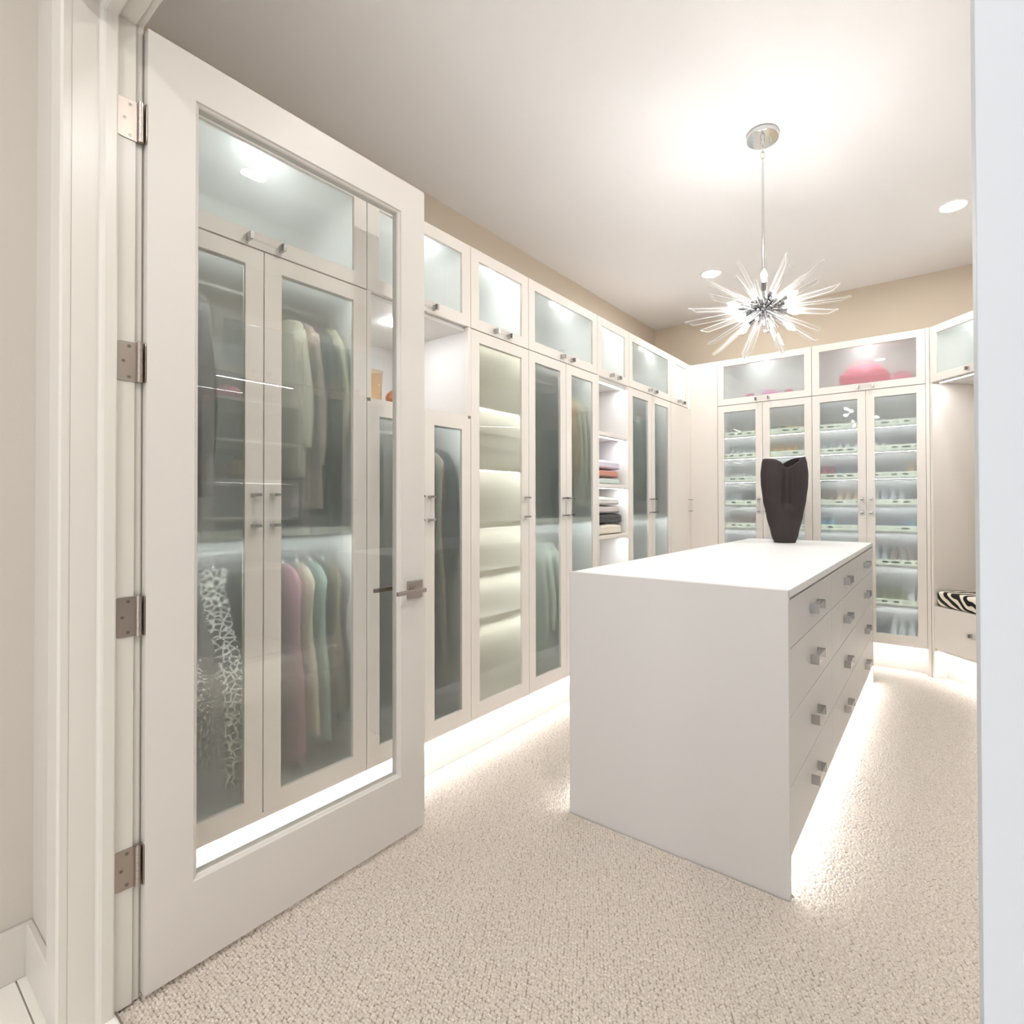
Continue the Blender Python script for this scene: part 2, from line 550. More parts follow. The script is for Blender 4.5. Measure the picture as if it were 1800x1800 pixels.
def door(parent, x0, x1, z0, z1, handle=None, glass=True, frost='frost', name='door', s=.056):
    g = .0016
    w, h = x1 - x0 - 2 * g, z1 - z0 - 2 * g
    if glass:
        d = part(name, frame_mb(w, h, s), M['cab'], parent, (x0 + g, 0, z0 + g), bevel=.0012, fix=True)
        pn = MB().box(s - .006, w - s + .006, .008, .013, s - .006, h - s + .006, 0, [0, 0, 0, 0, 1, 0])
        part('glass_pane', pn, [M['pane_front'], M[frost]], d)
    else:
        d = part(name, MB().box(0, w, 0, TD, 0, h), M['cab'], parent, (x0 + g, 0, z0 + g), bevel=.0012)
    if handle:
        kind, hx, hz = handle
        obj('handle', HV if kind == 'v' else HH, d, (hx - x0 - g, 0, hz - z0 - g))
    return d

def carcass(parent, w, z0, z1, dep, back=True, bottom=True, top=True):
    t = .017; y0 = TD + .002
    mb = MB()
    mb.box(.001, t, y0, dep, z0, z1).box(w - t, w - .001, y0, dep, z0, z1)
    if bottom: mb.box(t, w - t, y0, dep, z0, z0 + t)
    if top: mb.box(t, w - t, y0, dep, z1 - t, z1)
    if back: mb.box(t, w - t, dep - .008, dep, z0, z1)
    return part('carcass', mb, M['cab_in'], parent)

def led(parent, x0, x1, y, z, mat='led', h=.007, d=.014, name='light_strip'):
    mb = MB().box(x0, x1, y, y + d, z - h, z, 0, [1, 0, 0, 0, 0, 0])
    return part(name, mb, [M['cab_in'], M[mat]], parent)

def shelf(parent, w, z, dep, y0=.03, t=.018):
    return part('shelf', MB().box(.018, w - .018, y0, dep - .009, z - t, z), M['cab_in'], parent, bevel=.001)

def rod(parent, w, z, y):
    return part('hanging_rod', MB().tube((.018, y, z), (w - .018, y, z), .0116, n=16), M['chrome'], parent, smooth=True)

class Unit:
    """local frame: x along the run seen left to right, y into the wall, z up"""
    def __init__(s, ox, oy, rz, w, dep):
        s.ox, s.oy, s.rz, s.w, s.dep = ox, oy, rz, w, dep
        s.mat = Matrix.Translation((ox, oy, 0)) @ Matrix.Rotation(rz, 4, 'Z')
    def world(s, x, y, z):
        return s.mat @ Vector((x, y, z))

ZT, ZS, ZB = 2.481, 2.083, .205
ZU = 2.0825
def upper(u, label, group=None, handle=True, x1=None, puck_x=None):
    t = thing('upper_cabinet', label, 'cabinet', (u.ox, u.oy, 0), u.rz, group)
    carcass(t, u.w, ZS, ZT, u.dep)
    w = u.w if x1 is None else x1
    door(t, 0, w, ZS, ZT, ('h', w / 2, ZS + .026) if handle else None, s=.054)
    px = u.w / 2 if puck_x is None else puck_x
    part('puck_light', MB().tube((px, .11, ZT - .028), (px, .11, ZT - .0175), .034, n=20, mi=0), M['puck'], t)
    return t

def plinth(t, w, dep):
    part('plinth', MB().box(.0, w, .075, dep, -.012, ZB - .022), M['cab'], t)
    led(t, 0.01, w - .01, .035, ZB - .0205, 'toe', .006, .012, 'toe_light')
    part('bottom_board', MB().box(.001, w - .001, .001, dep, ZB - .020, ZB), M['cab'], t)

def tall(u, name, label, z1, doors, shelves=(), rods=(), leds=(), group=None, back=True, cat='wardrobe'):
    t = thing(name, label, cat, (u.ox, u.oy, 0), u.rz, group)
    carcass(t, u.w, ZB, z1, u.dep)
    plinth(t, u.w, u.dep)
    for d in doors: door(t, *d[:2], ZB - .002, z1 - .001, **d[2])
    for z in shelves: shelf(t, u.w, z, u.dep)
    for z in rods: rod(t, u.w, z, .275)
    for z in leds: led(t, .04, u.w - .04, .045, z)
    return t

HZ = 1.213
def pair(w, frost='frost'):
    m = w / 2
    return [(0, m, dict(handle=('v', m - .030, HZ), frost=frost)), (m, w, dict(handle=('v', m + .030, HZ), frost=frost))]

DL, DB = .60, .495
seams = dict(A=(.466, 1.2325), B=(1.2325, 1.789), Cc=(1.789, 2.2204), D=(2.2204, 2.9214), E=(2.9214, 3.3471), F=(3.3471, 4.0649), G=(4.0649, 4.470))
U = {k: Unit(XL, a, PI / 2, b - a, DL) for k, (a, b) in seams.items()}
UG = 'upper cabinets along the left run'
upper(U['A'], 'widest upper cabinet, seen through the open glass door', UG)
upper(U['B'], 'upper cabinet partly behind the lever side of the glass door', UG)
upper(U['Cc'], 'square upper cabinet with very bright glass, next after the glass door', UG)
upper(U['D'], 'wide upper cabinet above the double wardrobe beside the sweater shelves', UG)
upper(U['E'], 'small upper cabinet directly above the open sweater shelves', UG)
upper(U['F'], 'wide upper cabinet, second from the far left corner', UG)
upper(U['G'], 'narrowest upper cabinet, tight in the far left corner', UG, x1=.375)

A = tall(U['A'], 'wardrobe', 'double-door wardrobe seen whole through the open glass door', ZS - .001, pair(U['A'].w), [1.145], [2.0, 1.06], [ZS - .02, 1.126], 'wardrobes along the left run')
B = thing('wardrobe', 'shorter double-door wardrobe topped by the open niche', 'wardrobe', (XL, 1.2325, 0), PI / 2, 'wardrobes along the left run')
ZN = 1.655
carcass(B, U['B'].w, ZB, ZS - .001, DL)
plinth(B, U['B'].w, DL)
for d in pair(U['B'].w): door(B, *d[:2], ZB - .002, ZN - .012, **d[2])
part('niche_shelf', MB().box(.018, U['B'].w - .018, .001, DL - .009, ZN - .024, ZN), M['cab'], B, bevel=.001)
for x_ in (0, U['B'].w - .018): part('face_edge', MB().box(x_, x_ + .018, 0, .0215, ZN, ZS - .001), M['cab'], B)
rod(B, U['B'].w, 1.56, .275)
led(B, .04, U['B'].w - .04, .045, ZN - .026)
part('puck_light', MB().tube((.27, .20, ZS - .027), (.27, .20, ZS - .0185), .034, n=20), M['puck_added'], B)  # added puck behind the door stile to brighten the niche
Cw = tall(U['Cc'], 'wardrobe', 'single-door wardrobe with green glass and lit shelves inside', ZS - .001,
          [(0, U['Cc'].w, dict(handle=('v', U['Cc'].w - .030, HZ), frost='frost_green'))],
          [1.742, 1.431, 1.140, .895, .66], [], [], 'wardrobes along the left run')
for z in (ZS - .02, 1.722, 1.411, 1.120, .875, .64):
    led(Cw, .03, U['Cc'].w - .03, .05, z)
part('rail', MB().box(.02, U['Cc'].w - .02, .024, .028, 1.617, 1.620).box(.02, U['Cc'].w - .02, .024, .028, 1.563, 1.566), M['chrome'], Cw)  # two thin bars drawing the crisp lines across this pane
tall(U['D'], 'wardrobe', 'double-door wardrobe between green glass door and sweater shelves', ZS - .001, pair(U['D'].w), [1.145], [2.0, 1.06], [ZS - .02, 1.126], 'wardrobes along the left run')
E_ = tall(U['E'], 'shelf_unit', 'open lit shelf unit holding two stacks of sweaters', ZS - .001, [], [], [], [], None, cat='shelves')
for z in (1.715, 1.364, 1.014, .664, .42):
    part('shelf', MB().box(.0185, U['E'].w - .0185, .004, DL - .009, z - .022, z), M['cab'], E_, bevel=.001)
for z in (ZS - .018, 1.693, 1.342, .992, .642):
    led(E_, .03, U['E'].w - .03, .03, z, 'led_soft', .007, .03)
for x_ in (0, U['E'].w - .018): part('face_edge', MB().box(x_, x_ + .018, 0, .0215, ZB, ZS - .001), M['cab'], E_)
tall(U['F'], 'wardrobe', 'double-door wardrobe right after the sweater shelves', ZS - .001, pair(U['F'].w), [1.145], [2.0, 1.06], [ZS - .02, 1.126], 'wardrobes along the left run')
tall(U['G'], 'tall_cupboard', 'tall cupboard with plain solid door in the far left corner', ZS - .001,
     [(0, U['G'].w, dict(handle=('v', U['G'].w - .035, HZ), glass=False))], cat='cupboard')

# corner filler
struct('trim_3', MB().box(XL - .3, -1.6275, YB, YB + .02, 0, ZT).box(XL - .02, XL, 4.472, YB, 0, ZT), M['cab'], 'plain cream filler panel closing the far left cabinet corner')

# back wall shoe cabinets
UH = Unit(-1.6256, YB, 0, .7741, DB)
UI = Unit(-.8515, YB, 0, .7600, DB)
upper(UH, 'back wall upper cabinet with low magenta bags inside', 'upper cabinets on the back wall')
upper(UI, 'back wall upper cabinet with a large fluffy pink bag inside', 'upper cabinets on the back wall')
SHZ = [1.849, 1.662, 1.461, 1.257, 1.061, .811, .519]
def shoe_cabinet(u, label):
    t = tall(u, 'shoe_cabinet', label, ZS - .001, pair(u.w, 'frost_fine'), [], [], [], 'shoe cabinets on the back wall', cat='cabinet')
    part('divider', MB().box(u.w / 2 - .009, u.w / 2 + .009, .03, u.dep - .009, ZB + .018, ZS - .02), M['cab_in'], t)
    led(t, .04, u.w - .04, .045, ZS - .02)
    rail = pbr_rail
    for z in SHZ:
        for a, b in ((.018, u.w / 2 - .010), (u.w / 2 + .010, u.w - .018)):
            part('shelf', MB().box(a, b, .045, u.dep - .01, z - .046, z - .030), M['cab_in'], t)
            r = part('shelf_rail', MB().box(a, b, .0206, .0300, z - .042, z), rail, t)
            led(r, a + .01, b - .01, .037, z - .047, 'led', .005, .012)
            part('added_glow_panel', MB().box(a + .004, b - .004, 0.0305, .0320, z - .041, z - .003, 0, [0, 0, 1, 0, 0, 0]), [M['cab_in'], M['rail_glow']], r)  # added emitter behind the rail to make it glow
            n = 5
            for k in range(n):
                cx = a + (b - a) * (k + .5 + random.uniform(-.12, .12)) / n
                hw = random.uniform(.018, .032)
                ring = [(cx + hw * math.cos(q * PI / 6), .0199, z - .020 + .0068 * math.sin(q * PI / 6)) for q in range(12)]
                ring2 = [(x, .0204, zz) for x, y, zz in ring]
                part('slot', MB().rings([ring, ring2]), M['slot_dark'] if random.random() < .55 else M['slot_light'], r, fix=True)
    return t
pbr_rail, _nt, _out = new_mat('lit acrylic rail')
_t = _nt.nodes.new('ShaderNodeBsdfTranslucent'); _t.inputs[0].default_value = srgb(236, 238, 230)
_d = _nt.nodes.new('ShaderNodeBsdfDiffuse'); _d.inputs[0].default_value = srgb(226, 230, 222)
_m = _nt.nodes.new('ShaderNodeMixShader')
_nt.links.new(_t.outputs[0], _m.inputs[1]); _nt.links.new(_d.outputs[0], _m.inputs[2]); _nt.links.new(_m.outputs[0], _out.inputs[0])
M['slot_dark'] = pbr('slot shade', srgb(64, 70, 72), 0.6)  # shade in the rail slots put into the colour of flat discs
M['slot_light'] = pbr('slot pale', srgb(246, 248, 246), 0.4)
shoe_cabinet(UH, 'lit shoe cabinet behind the dark vase')
shoe_cabinet(UI, 'lit shoe cabinet right of the dark vase, by the zebra bench')
struct('trim_4', MB().box(-.0912, -.0690, YB - .002, YB + .3, -.012, ZT), M['cab'], 'narrow cream post where the shoe cabinet meets the bench unit')

# diagonal bench unit
UD = Unit(-.0676, YB - .001, -PI / 4, .722, .40)
upper(UD, 'angled upper cabinet above the zebra bench', None)
bn = thing('bench_unit', 'angled built-in bench with drawer under the zebra cushion', 'bench', (UD.ox, UD.oy, 0), UD.rz)
part('side_panel', MB().box(0, .020, 0, .40, -.012, ZS), M['cab'], bn, bevel=.001)
part('side_panel', MB().box(.702, .722, 0, .40, -.012, ZS), M['cab'], bn, bevel=.001)
part('back_panel', MB().box(.020, .702, .39, .40, .50, ZS), M['hall_wall'], bn)
part('seat_box', MB().box(.021, .701, .022, .39, ZB - .018, .500), M['cab'], bn)
dw = part('drawer', MB().box(.0215, .7005, 0, .02, ZB, .500), M['cab'], bn, bevel=.001)
obj('handle', HH, dw, (.361, 0, .36))
led(bn, .05, .67, .03, ZS - .001, 'led', .007, .02)
led(bn, .03, .69, .035, ZB - .0185, 'toe', .006, .012, 'toe_light')
part('plinth', MB().box(.021, .701, .10, .39, -.012, ZB - .019), M['cab'], bn)

def rounded_box(w, d, h, r, seg=4, nx=12, wob=0.0, scale=6, seed=0, mat=None, sag=0):
    b = bmesh.new()
    bmesh.ops.create_cube(b, size=1)
    for v in b.verts:
        v.co = Vector((v.co.x * w, v.co.y * d, (v.co.z + .5) * h))
    bmesh.ops.bevel(b, geom=b.edges[:] , offset=r, segments=seg, affect='EDGES', profile=.5)
    bmesh.ops.subdivide_edges(b, edges=[e for e in b.edges if e.calc_length() > min(w, d) * .5], cuts=nx, use_grid_fill=True)
    for v in b.verts:
        if wob:
            n = noise.noise_vector(v.co * scale + Vector((seed * 3.1, seed * 1.7, seed)))
            v.co += n * wob * (0.3 + .7 * min(1, v.co.z / h))
    me = bpy.data.meshes.new('soft')
    bmesh.ops.recalc_face_normals(b, faces=b.faces)
    b.to_mesh(me); b.free()
    me.polygons.foreach_set('use_smooth', [True] * len(me.polygons))
    if mat: me.materials.append(mat)
    return me
cu = obj('bench_cushion', rounded_box(.674, .37, .105, .022, wob=.004, mat=M['zebra']), None, UD.world(.361, .197, .5015), (0, 0, UD.rz))
tag(cu, 'black and cream zebra stripe cushion on the angled bench', 'cushion')

# right side run (only seen mirrored in the glass)
ry = 3.965
WHERE = ['beside the zebra bench', 'second from the zebra bench', 'midway, facing the island', 'above the open mirrored shelves', 'nearest the doorway']
for i, w in enumerate((.72, .56, .72, .56, .72)):
    u = Unit(XR, ry, -PI / 2, w, DL)
    upper(u, 'upper cabinet of the unseen right run, ' + WHERE[i], 'upper cabinets of the right side run')
    if i == 3:
        t = tall(u, 'shelf_unit', 'open shelf unit on the unseen right side, mirrored in the door glass', ZS - .001, [], [1.93, 1.66, 1.40, 1.14, .80], [], [ZS - .02, 1.38], None, cat='shelves')
        open_unit = u
        ry -= w + .001
        continue
    tall(u, 'wardrobe', 'wardrobe of the unseen right run, ' + WHERE[i], ZS - .001, pair(w), [1.145, 1.7], [1.06], [ZS - .02, 1.126], 'wardrobes of the right side run')
    ry -= w + .001

# ------------------------------------------------------------------ island
IX0, IX1, IY0, IY1, IZ = -1.243, -.399, 1.723, 4.144, .957
isl = thing('kitchen_style_island', 'long white island of drawers in the middle of the closet', 'island', (IX0, IY0, 0))
isl.name = 'closet_island'
W_, L_ = IX1 - IX0, IY1 - IY0
part('end_panel', MB().box(0, W_, 0, .020, -.012, IZ), M['island'], isl, bevel=.0012)
part('end_panel', MB().box(0, W_, L_ - .020, L_, -.012, IZ), M['island'], isl, bevel=.0012)
part('countertop', MB().box(.0, W_ - .0015, .0205, L_ - .0205, .929, IZ - .0015), M['counter'], isl, bevel=.0015)
part('carcass', MB().box(.021, W_ - .022, .0205, L_ - .0205, .122, .9285), M['island'], isl)
part('plinth', MB().box(.10, W_ - .10, .0205, L_ - .0205, -.012, .1215), M['island'], isl)
part('side_panel', MB().box(.0, .0205, .0205, L_ - .0205, .113, .925), M['island'], isl)
cols = [.0215, .785, 1.602, L_ - .0215]
rows = [.114, .332, .551, .768, .922]
for i in range(3):
    for j in range(4):
        y0, y1 = cols[i] + .0015, cols[i + 1] - .0015
        z0, z1 = rows[j] + .0015, rows[j + 1] - .0015
        d = part('drawer', MB().box(-.019, 0, 0, y1 - y0, 0, z1 - z0), M['island'], isl, (W_ - .0015, y0, z0), bevel=.001)
        obj('handle', HD, d, (0, (y1 - y0) / 2, (z1 - z0) / 2), (0, 0, PI / 2))
led_is = MB().box(W_ - .045, W_ - .030, .03, L_ - .03, .114, .121, 0, [1, 0, 0, 0, 0, 0])
part('toe_light', led_is, [M['cab_in'], M['toe']], isl)
led_is = MB().box(.028, .043, .03, L_ - .03, .114, .121, 0, [1, 0, 0, 0, 0, 0])
part('toe_light', led_is, [M['cab_in'], M['toe']], isl)

# ------------------------------------------------------------------ vase
def vase():
    H = .60; N = 72; K = 44
    def prof_r(v):
        pts = [(0, .074), (.03, .080), (.10, .094), (.3, .128), (.5, .153), (.68, .166), (.80, .168), (.92, .160), (1.0, .147)]
        for (a, ra), (b, rb) in zip(pts, pts[1:]):
            if v <= b:
                t = (v - a) / (b - a); t = t * t * (3 - 2 * t) * .5 + t * .5
                return ra + (rb - ra) * t
        return pts[-1][1]
    ringsv = []
    for k in range(K + 1):
        v0 = k / K; ring = []
        for i in range(N):
            th = 2 * PI * i / N            # th = -pi/2 faces the viewer
            fr = 1 if math.sin(th) < 0 else 0
            x1 = prof_r(.97) * math.cos(th)
            dip = (.128 * math.exp(-((x1 + .002) / .070) ** 2)) if fr else (.085 * math.exp(-(x1 / .075) ** 2))
            top = 1 - dip - .028 * math.exp(-((x1 + .13) / .09) ** 2)
            v = v0 * top
            r = prof_r(min(1, v))
            f = .62 + .38 * (1 - min(1, v / .25))   # round foot, oval body
            x = r * math.cos(th); y = r * f * math.sin(th)
            g = max(0, min(1, (v - .36) / .12)); g = g * g * (3 - 2 * g)
            y += g * .052 * math.exp(-(x / .050) ** 4) * fr * (1 - .25 * math.exp(-(x / .018) ** 2))
            if v < .035: x *= .96; y *= .96
            ring.append((x, y, v * H))
        ringsv.append(ring)
    mb = MB().rings(ringsv, cap0=True, cap1=False)
    me = mb.mesh('vase', [M['vase']], True)
    P = FWD * 3.68 + RIGHT * 1.425
    o = obj('vase', me, None, (P.x, P.y, IZ - .001), (0, 0, -YAW + .10))
    s = o.modifiers.new('wall', 'SOLIDIFY'); s.thickness = .010; s.offset = -1
    tag(o, 'tall dark brown clay vase with pinched heart-shaped rim on the island', 'vase')
vase()

# ------------------------------------------------------------------ chandelier
def chandelier():
    CC = Vector((-.719, 2.642, 2.187))
    t = thing('chandelier', 'chrome starburst chandelier with clear crystal rods over the island', 'chandelier', CC)
    zc = ZC - CC.z
    part('canopy', MB().tube((0, 0, zc - .026), (0, 0, zc), .076, n=48), M['chrome'], t, bevel=.003)
    for s in (-1, 1):
        d = RIGHT * .042 * s
        part('canopy_screw', MB().tube((d.x, d.y, zc - .040), (d.x, d.y, zc - .026), .004, n=10), M['chrome'], t)
    # chain links
    z = zc - .028
    for k in range(4):
        mb = MB(); rr = []
        for i in range(16):
            a = 2 * PI * i / 16
            cx, cz = .010 * math.cos(a), .019 * math.sin(a)
            n = Vector((math.cos(a), 0, math.sin(a)))
            rr.append([Vector((cx, 0, cz)) + (n * math.cos(b) + Vector((0, 1, 0)) * math.sin(b)) * .0024 for b in [2 * PI * q / 8 for q in range(8)]])
        rr.append(rr[0])
        mb.rings(rr, cap0=False, cap1=False)
        part('chain_link', mb, M['chrome'], t, (0, 0, z - .014), (0, 0, (PI / 2) * (k % 2) + .4), smooth=True, fix=True)
        z -= .031
    part('stem', MB().tube((0, 0, z + .004), (0, 0, .04), .0068, n=16), M['chrome'], t)
    hub = MB()
    for k in range(12):
        a = PI * k / 11
        pass
    rr = []
    for k in range(11):
        a = -PI / 2 + PI * (k + .3) / 10.6
        rr.append([(.040 * math.cos(a) * math.cos(b), .040 * math.cos(a) * math.sin(b), .045 * math.sin(a)) for b in [2 * PI * q / 20 for q in range(20)]])
    hub.rings(rr)
    part('hub', hub, M['dark_chrome'], t, smooth=True)
    part('finial', MB().tube((0, 0, -.062), (0, 0, -.044), .003, .012, n=12).tube((0, 0, -.080), (0, 0, -.062), .002, .009, n=12), M['chrome'], t)
    S = 2.585 / 924 / 6
    # tip directions measured as offsets (sideways, up) with a depth sign
    tips = [(270, 590, -1), (-255, 490, -1), (-300, 385, 1), (640, 505, 1), (600, 315, 1), (820, 245, -1), (920, 120, 1), (790, -30, -1),
            (610, -220, -1), (570, -355, -1), (220, -480, -1), (180, -470, 1), (-180, -520, -1), (-235, -520, 1), (-540, -495, 1),
            (-575, -370, -1), (-665, -245, 1), (-830, -160, -1), (-800, -10, 1), (-580, 140, -1), (-600, 300, 1), (-100, 290, -1),
            (420, 330, -1), (300, 470, 1), (240, -100, -1), (-260, -160, -1), (40, -260, -1), (20, 540, 1), (-420, 60, 1), (330, 90, 1),
            (-90, 300, 1), (150, -200, 1)]
    L = .41
    for k, (a, b, s) in enumerate(tips):
        a0_, b0_ = a * S, b * S
        r2 = a0_ * a0_ + b0_ * b0_
        l = max(L if k < 24 else .36, math.sqrt(r2) + .002)
        c = math.sqrt(max(0, l * l - r2)) * s
        if abs(c) > .34: c = .31 * s
        a = (.9008 / 2.585 + a / 6 / 924) * (2.585 + c) - .9008
        b = (.9555 / 2.585 + b / 6 / 924) * (2.585 + c) - .9555
        d = RIGHT * a + Vector((0, 0, b)) + FWD * c
        ln = d.length
        d.normalize()
        ax = d.cross(Vector((0, 0, 1)));
        ax = ax.normalized() if ax.length > .05 else RIGHT.copy()
        ay = ax.cross(d)
        ang = random.uniform(0, PI)
        w1 = ax * math.cos(ang) + ay * math.sin(ang); w2 = d.cross(w1)
        q0, q1 = .085, ln
        hw, hh = .0125, .0080
        def ring(q, sl):
            out = []
            for (i, j) in ((-1, -1), (1, -1), (1, 1), (-1, 1)):
                out.append(d * (q + sl * i) + w1 * hw * i + w2 * hh * j)
            return out
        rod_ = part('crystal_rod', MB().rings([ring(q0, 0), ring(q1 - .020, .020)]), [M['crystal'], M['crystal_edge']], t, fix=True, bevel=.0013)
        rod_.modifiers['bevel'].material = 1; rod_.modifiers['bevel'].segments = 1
        part('rod_socket', MB().tube(d * .035, d * .092, .0035, n=8).tube(d * .078, d * .100, .0105, n=10), M['dark_chrome'], rod_)
    bulbs = [(5, 280, -.25), (415, 220, -.1), (290, -20, -.7), (290, -190, -.35), (-270, -280, -.3), (-305, -90, -.5), (-420, 70, -.15),
             (-190, 10, 1), (300, 120, .8), (-60, -60, 1), (-370, -20, .4), (120, 200, .9)]
    for a, b, c in bulbs:
        c = c * .12
        d = (RIGHT * ((.9008 / 2.585 + a / 6 / 924) * (2.585 + c) - .9008) + Vector((0, 0, (.9555 / 2.585 + b / 6 / 924) * (2.585 + c) - .9555)) + FWD * c).normalized()
        part_s = part('bulb_holder', MB().tube(d * .03, d * .095, .0045, n=10).tube(d * .085, d * .125, .012, n=14), M['dark_chrome'], t)
        rr = []
        ax = d.orthogonal().normalized(); ay = d.cross(ax)
        for k in range(9):
            v = k / 8
            rad = [.006, .0085, .0115, .014, .015, .014, .0105, .006, .0015][k]
            p = d * (.125 + .062 * v)
            rr.append([p + (ax * math.cos(q * PI / 7) + ay * math.sin(q * PI / 7)) * rad for q in range(14)])
        part('bulb', MB().rings(rr), M['bulb'], part_s, smooth=True, fix=True)
chandelier()

# ------------------------------------------------------------------ recessed lights
def downlight(x, y, label, group):
    t = thing('recessed_light', label, 'ceiling light', (x, y, ZC), 0, group)
    mb = MB(); rr = []
    for r, z in ((.081, 0), (.081, -.005), (.076, -.008), (.062, -.006), (.060, 0)):
        rr.append([(r * math.cos(2 * PI * q / 40), r * math.sin(2 * PI * q / 40), z) for q in range(40)])
    mb.rings(rr, cap0=False, cap1=False)
    part('trim_ring', mb, M['ceiling'], t, smooth=True, fix=True)
    part('lens', MB().tube((0, 0, -.004), (0, 0, -.001), .060, n=32), M['can'], t)
downlight(.07, 3.94, 'recessed light near the right edge above the bench corner', None)
downlight(-1.50, 4.01, 'recessed light just left of the chandelier rods', None)
for x, y, l_ in ((-.64, 1.36, 'recessed light mirrored in the widest upper cabinet glass'), (.20, .80, 'added recessed light near the right door post, out of view')):  # the door post lamp is an added, unseen one
    downlight(x, y, l_, None)
downlight(-.9, -.6, 'added hall recessed light behind the camera, nearer the left wall', None)  # both hall lamps are added, unseen sources
downlight(.6, -.6, 'added hall recessed light behind the camera, away from the left wall', None)

# ------------------------------------------------------------------ open glass door
DX, DY0, DY1, DZ0, DZ1, DT = -1.6386, .4673, 1.3226, .012, 2.432, .035
dr = thing('door_1', 'open white door with one large clear glass panel and lever', 'door', (DX, DY0, 0), 0, None, 'structure')
dwid = DY1 - DY0
gy0, gy1, gz0, gz1 = .1147, dwid - .1166, .246, 2.3025
fm = MB()
b_ = .012
def rect(y0, y1, z0, z1, x): return [(x, y0, z0), (x, y1, z0), (x, y1, z1), (x, y0, z1)]
rs = [rect(gy0, gy1, gz0, gz1, -DT / 2 - .004), rect(gy0 - .001, gy1 + .001, gz0 - .001, gz1 + .001, -.012), rect(gy0 - .004, gy1 + .004, gz0 - .004, gz1 + .004, -.008),
      rect(gy0 - .009, gy1 + .009, gz0 - .009, gz1 + .009, -.005), rect(gy0 - b_, gy1 + b_, gz0 - b_, gz1 + b_, 0),
      rect(0, dwid, DZ0, DZ1, 0), rect(0, dwid, DZ0, DZ1, -DT), rect(gy0, gy1, gz0, gz1, -DT), rect(gy0, gy1, gz0, gz1, -DT / 2 - .004)]
fm.rings(rs, cap0=False, cap1=False)
part('door_leaf', fm, M['door'], dr, fix=True)
part('glass_pane', MB().box(-DT / 2 - .0035, -DT / 2 + .0025, gy0 - .0005, gy1 + .0005, gz0 - .0005, gz1 + .0005), M['door_glass'], dr)
# lever set
lz = .912; ly = 1.276 - DY0
for s, x0 in ((1, 0), (-1, -DT)):
    h = part('door_handle', MB().box(min(x0, x0 + s * .008), max(x0, x0 + s * .008), ly - .033, ly + .033, lz - .033, lz + .033), M['nickel'], dr, bevel=.0015)
    part('lever', MB().tube((x0 + s * .008, ly, lz), (x0 + s * .045, ly, lz), .0095, n=20)
         .box(min(x0 + s * .045, x0 + s * .056), max(x0 + s * .045, x0 + s * .056), ly - .112, ly + .013, lz - .0075, lz + .0075), M['nickel'], h, bevel=.0015)
def rounded_leaf(w, h, r):
    pts = []
    for cx, cz, a0 in ((w - r, h / 2 - r, 0), (0, 0, 0),):
        pass
    pts = [(0, -h / 2)]
    for q in range(5): a = -PI / 2 + q * PI / 8; pts.append((w - r + r * math.cos(a), -h / 2 + r + r * math.sin(a)))
    for q in range(5): a = q * PI / 8; pts.append((w - r + r * math.cos(a), h / 2 - r + r * math.sin(a)))
    pts.append((0, h / 2))
    return pts
PX, PY = DX - .006 - .002, DY0 - .010
for hz in (2.19, 1.587, .955, .3365):
    # jamb leaf lies in the jamb plane, going toward the hall; door leaf lies on the hinge edge
    lf = rounded_leaf(.044, .098, .010)
    loc = (-DX, -DY0, 0)
    jl = [(XJ + .0002, PY - .002 - a, hz + z) for a, z in lf]; jl2 = [(XJ + .0025, y, z) for x, y, z in jl]
    hg = part('hinge', MB().rings([jl, jl2]), M['nickel'], dr, loc, fix=True)
    bar = MB()
    bz = [-.049, -.030, -.0295, -.0105, -.010, .010, .0105, .0295, .030, .049]
    for k in range(0, 10, 2):
        bar.tube((XJ + .0075, PY, hz + bz[k]), (XJ + .0075, PY, hz + bz[k + 1]), .0062, n=16)
    bar.tube((XJ + .0075, PY, hz - .0495), (XJ + .0075, PY, hz + .052), .0048, n=16)
    part('hinge_barrel', bar, M['nickel'], hg)
    dl = [(XJ + .0075 + a * .36, PY + .0065 , hz + z) for a, z in rounded_leaf(.036, .098, .010)]
    dl = [(x, y + .0006, z) for x, y, z in dl]; dl2 = [(x, y + .0018, z) for x, y, z in dl]
    part('hinge_leaf', MB().rings([dl, dl2]), M['nickel'], hg, fix=True)
    for a, z in ((.020, .038), (.031, 0), (.020, -.038)):
        part('screw', MB().tube((XJ + .0024, PY - a, hz + z), (XJ + .0032, PY - a, hz + z), .0046, n=12).tube((XJ + .0033, PY - a, hz + z), (XJ + .0036, PY - a, hz + z), .0016, n=4, mi=1),
             [M['screw'], M['dark']], hg)

# ------------------------------------------------------------------ things in the niche and on the shelves
def lathe(prof, n=32):
    return MB().rings([[(r * math.cos(2 * PI * q / n), r * math.sin(2 * PI * q / n), z) for q in range(n)] for r, z in prof])
gv = lathe([(.034, .0), (.036, .002), (.038, .06), (.041, .128), (.0385, .128), (.0355, .06), (.033, .008), (.002, .006)])
o = part('glass_vase', gv, M['amber'], None, (-1.945, 1.305, ZN + .001), smooth=True, fix=True)
tag(o, 'amber glass tumbler vase in the open niche', 'vase')
pear = lathe([(.003, 0), (.020, .001), (.031, .012), (.033, .024), (.028, .038), (.017, .050), (.010, .056), (.003, .058)])
o = part('pear_ornament', pear, M['copper'], None, (-1.915, 1.384, ZN + .001), smooth=True, fix=True)
tag(o, 'small copper pear ornament beside the amber vase', 'ornament')
part('stalk', MB().tube((0, 0, .055), (.004, .002, .078), .003, .002, n=8), M['copper'], o)
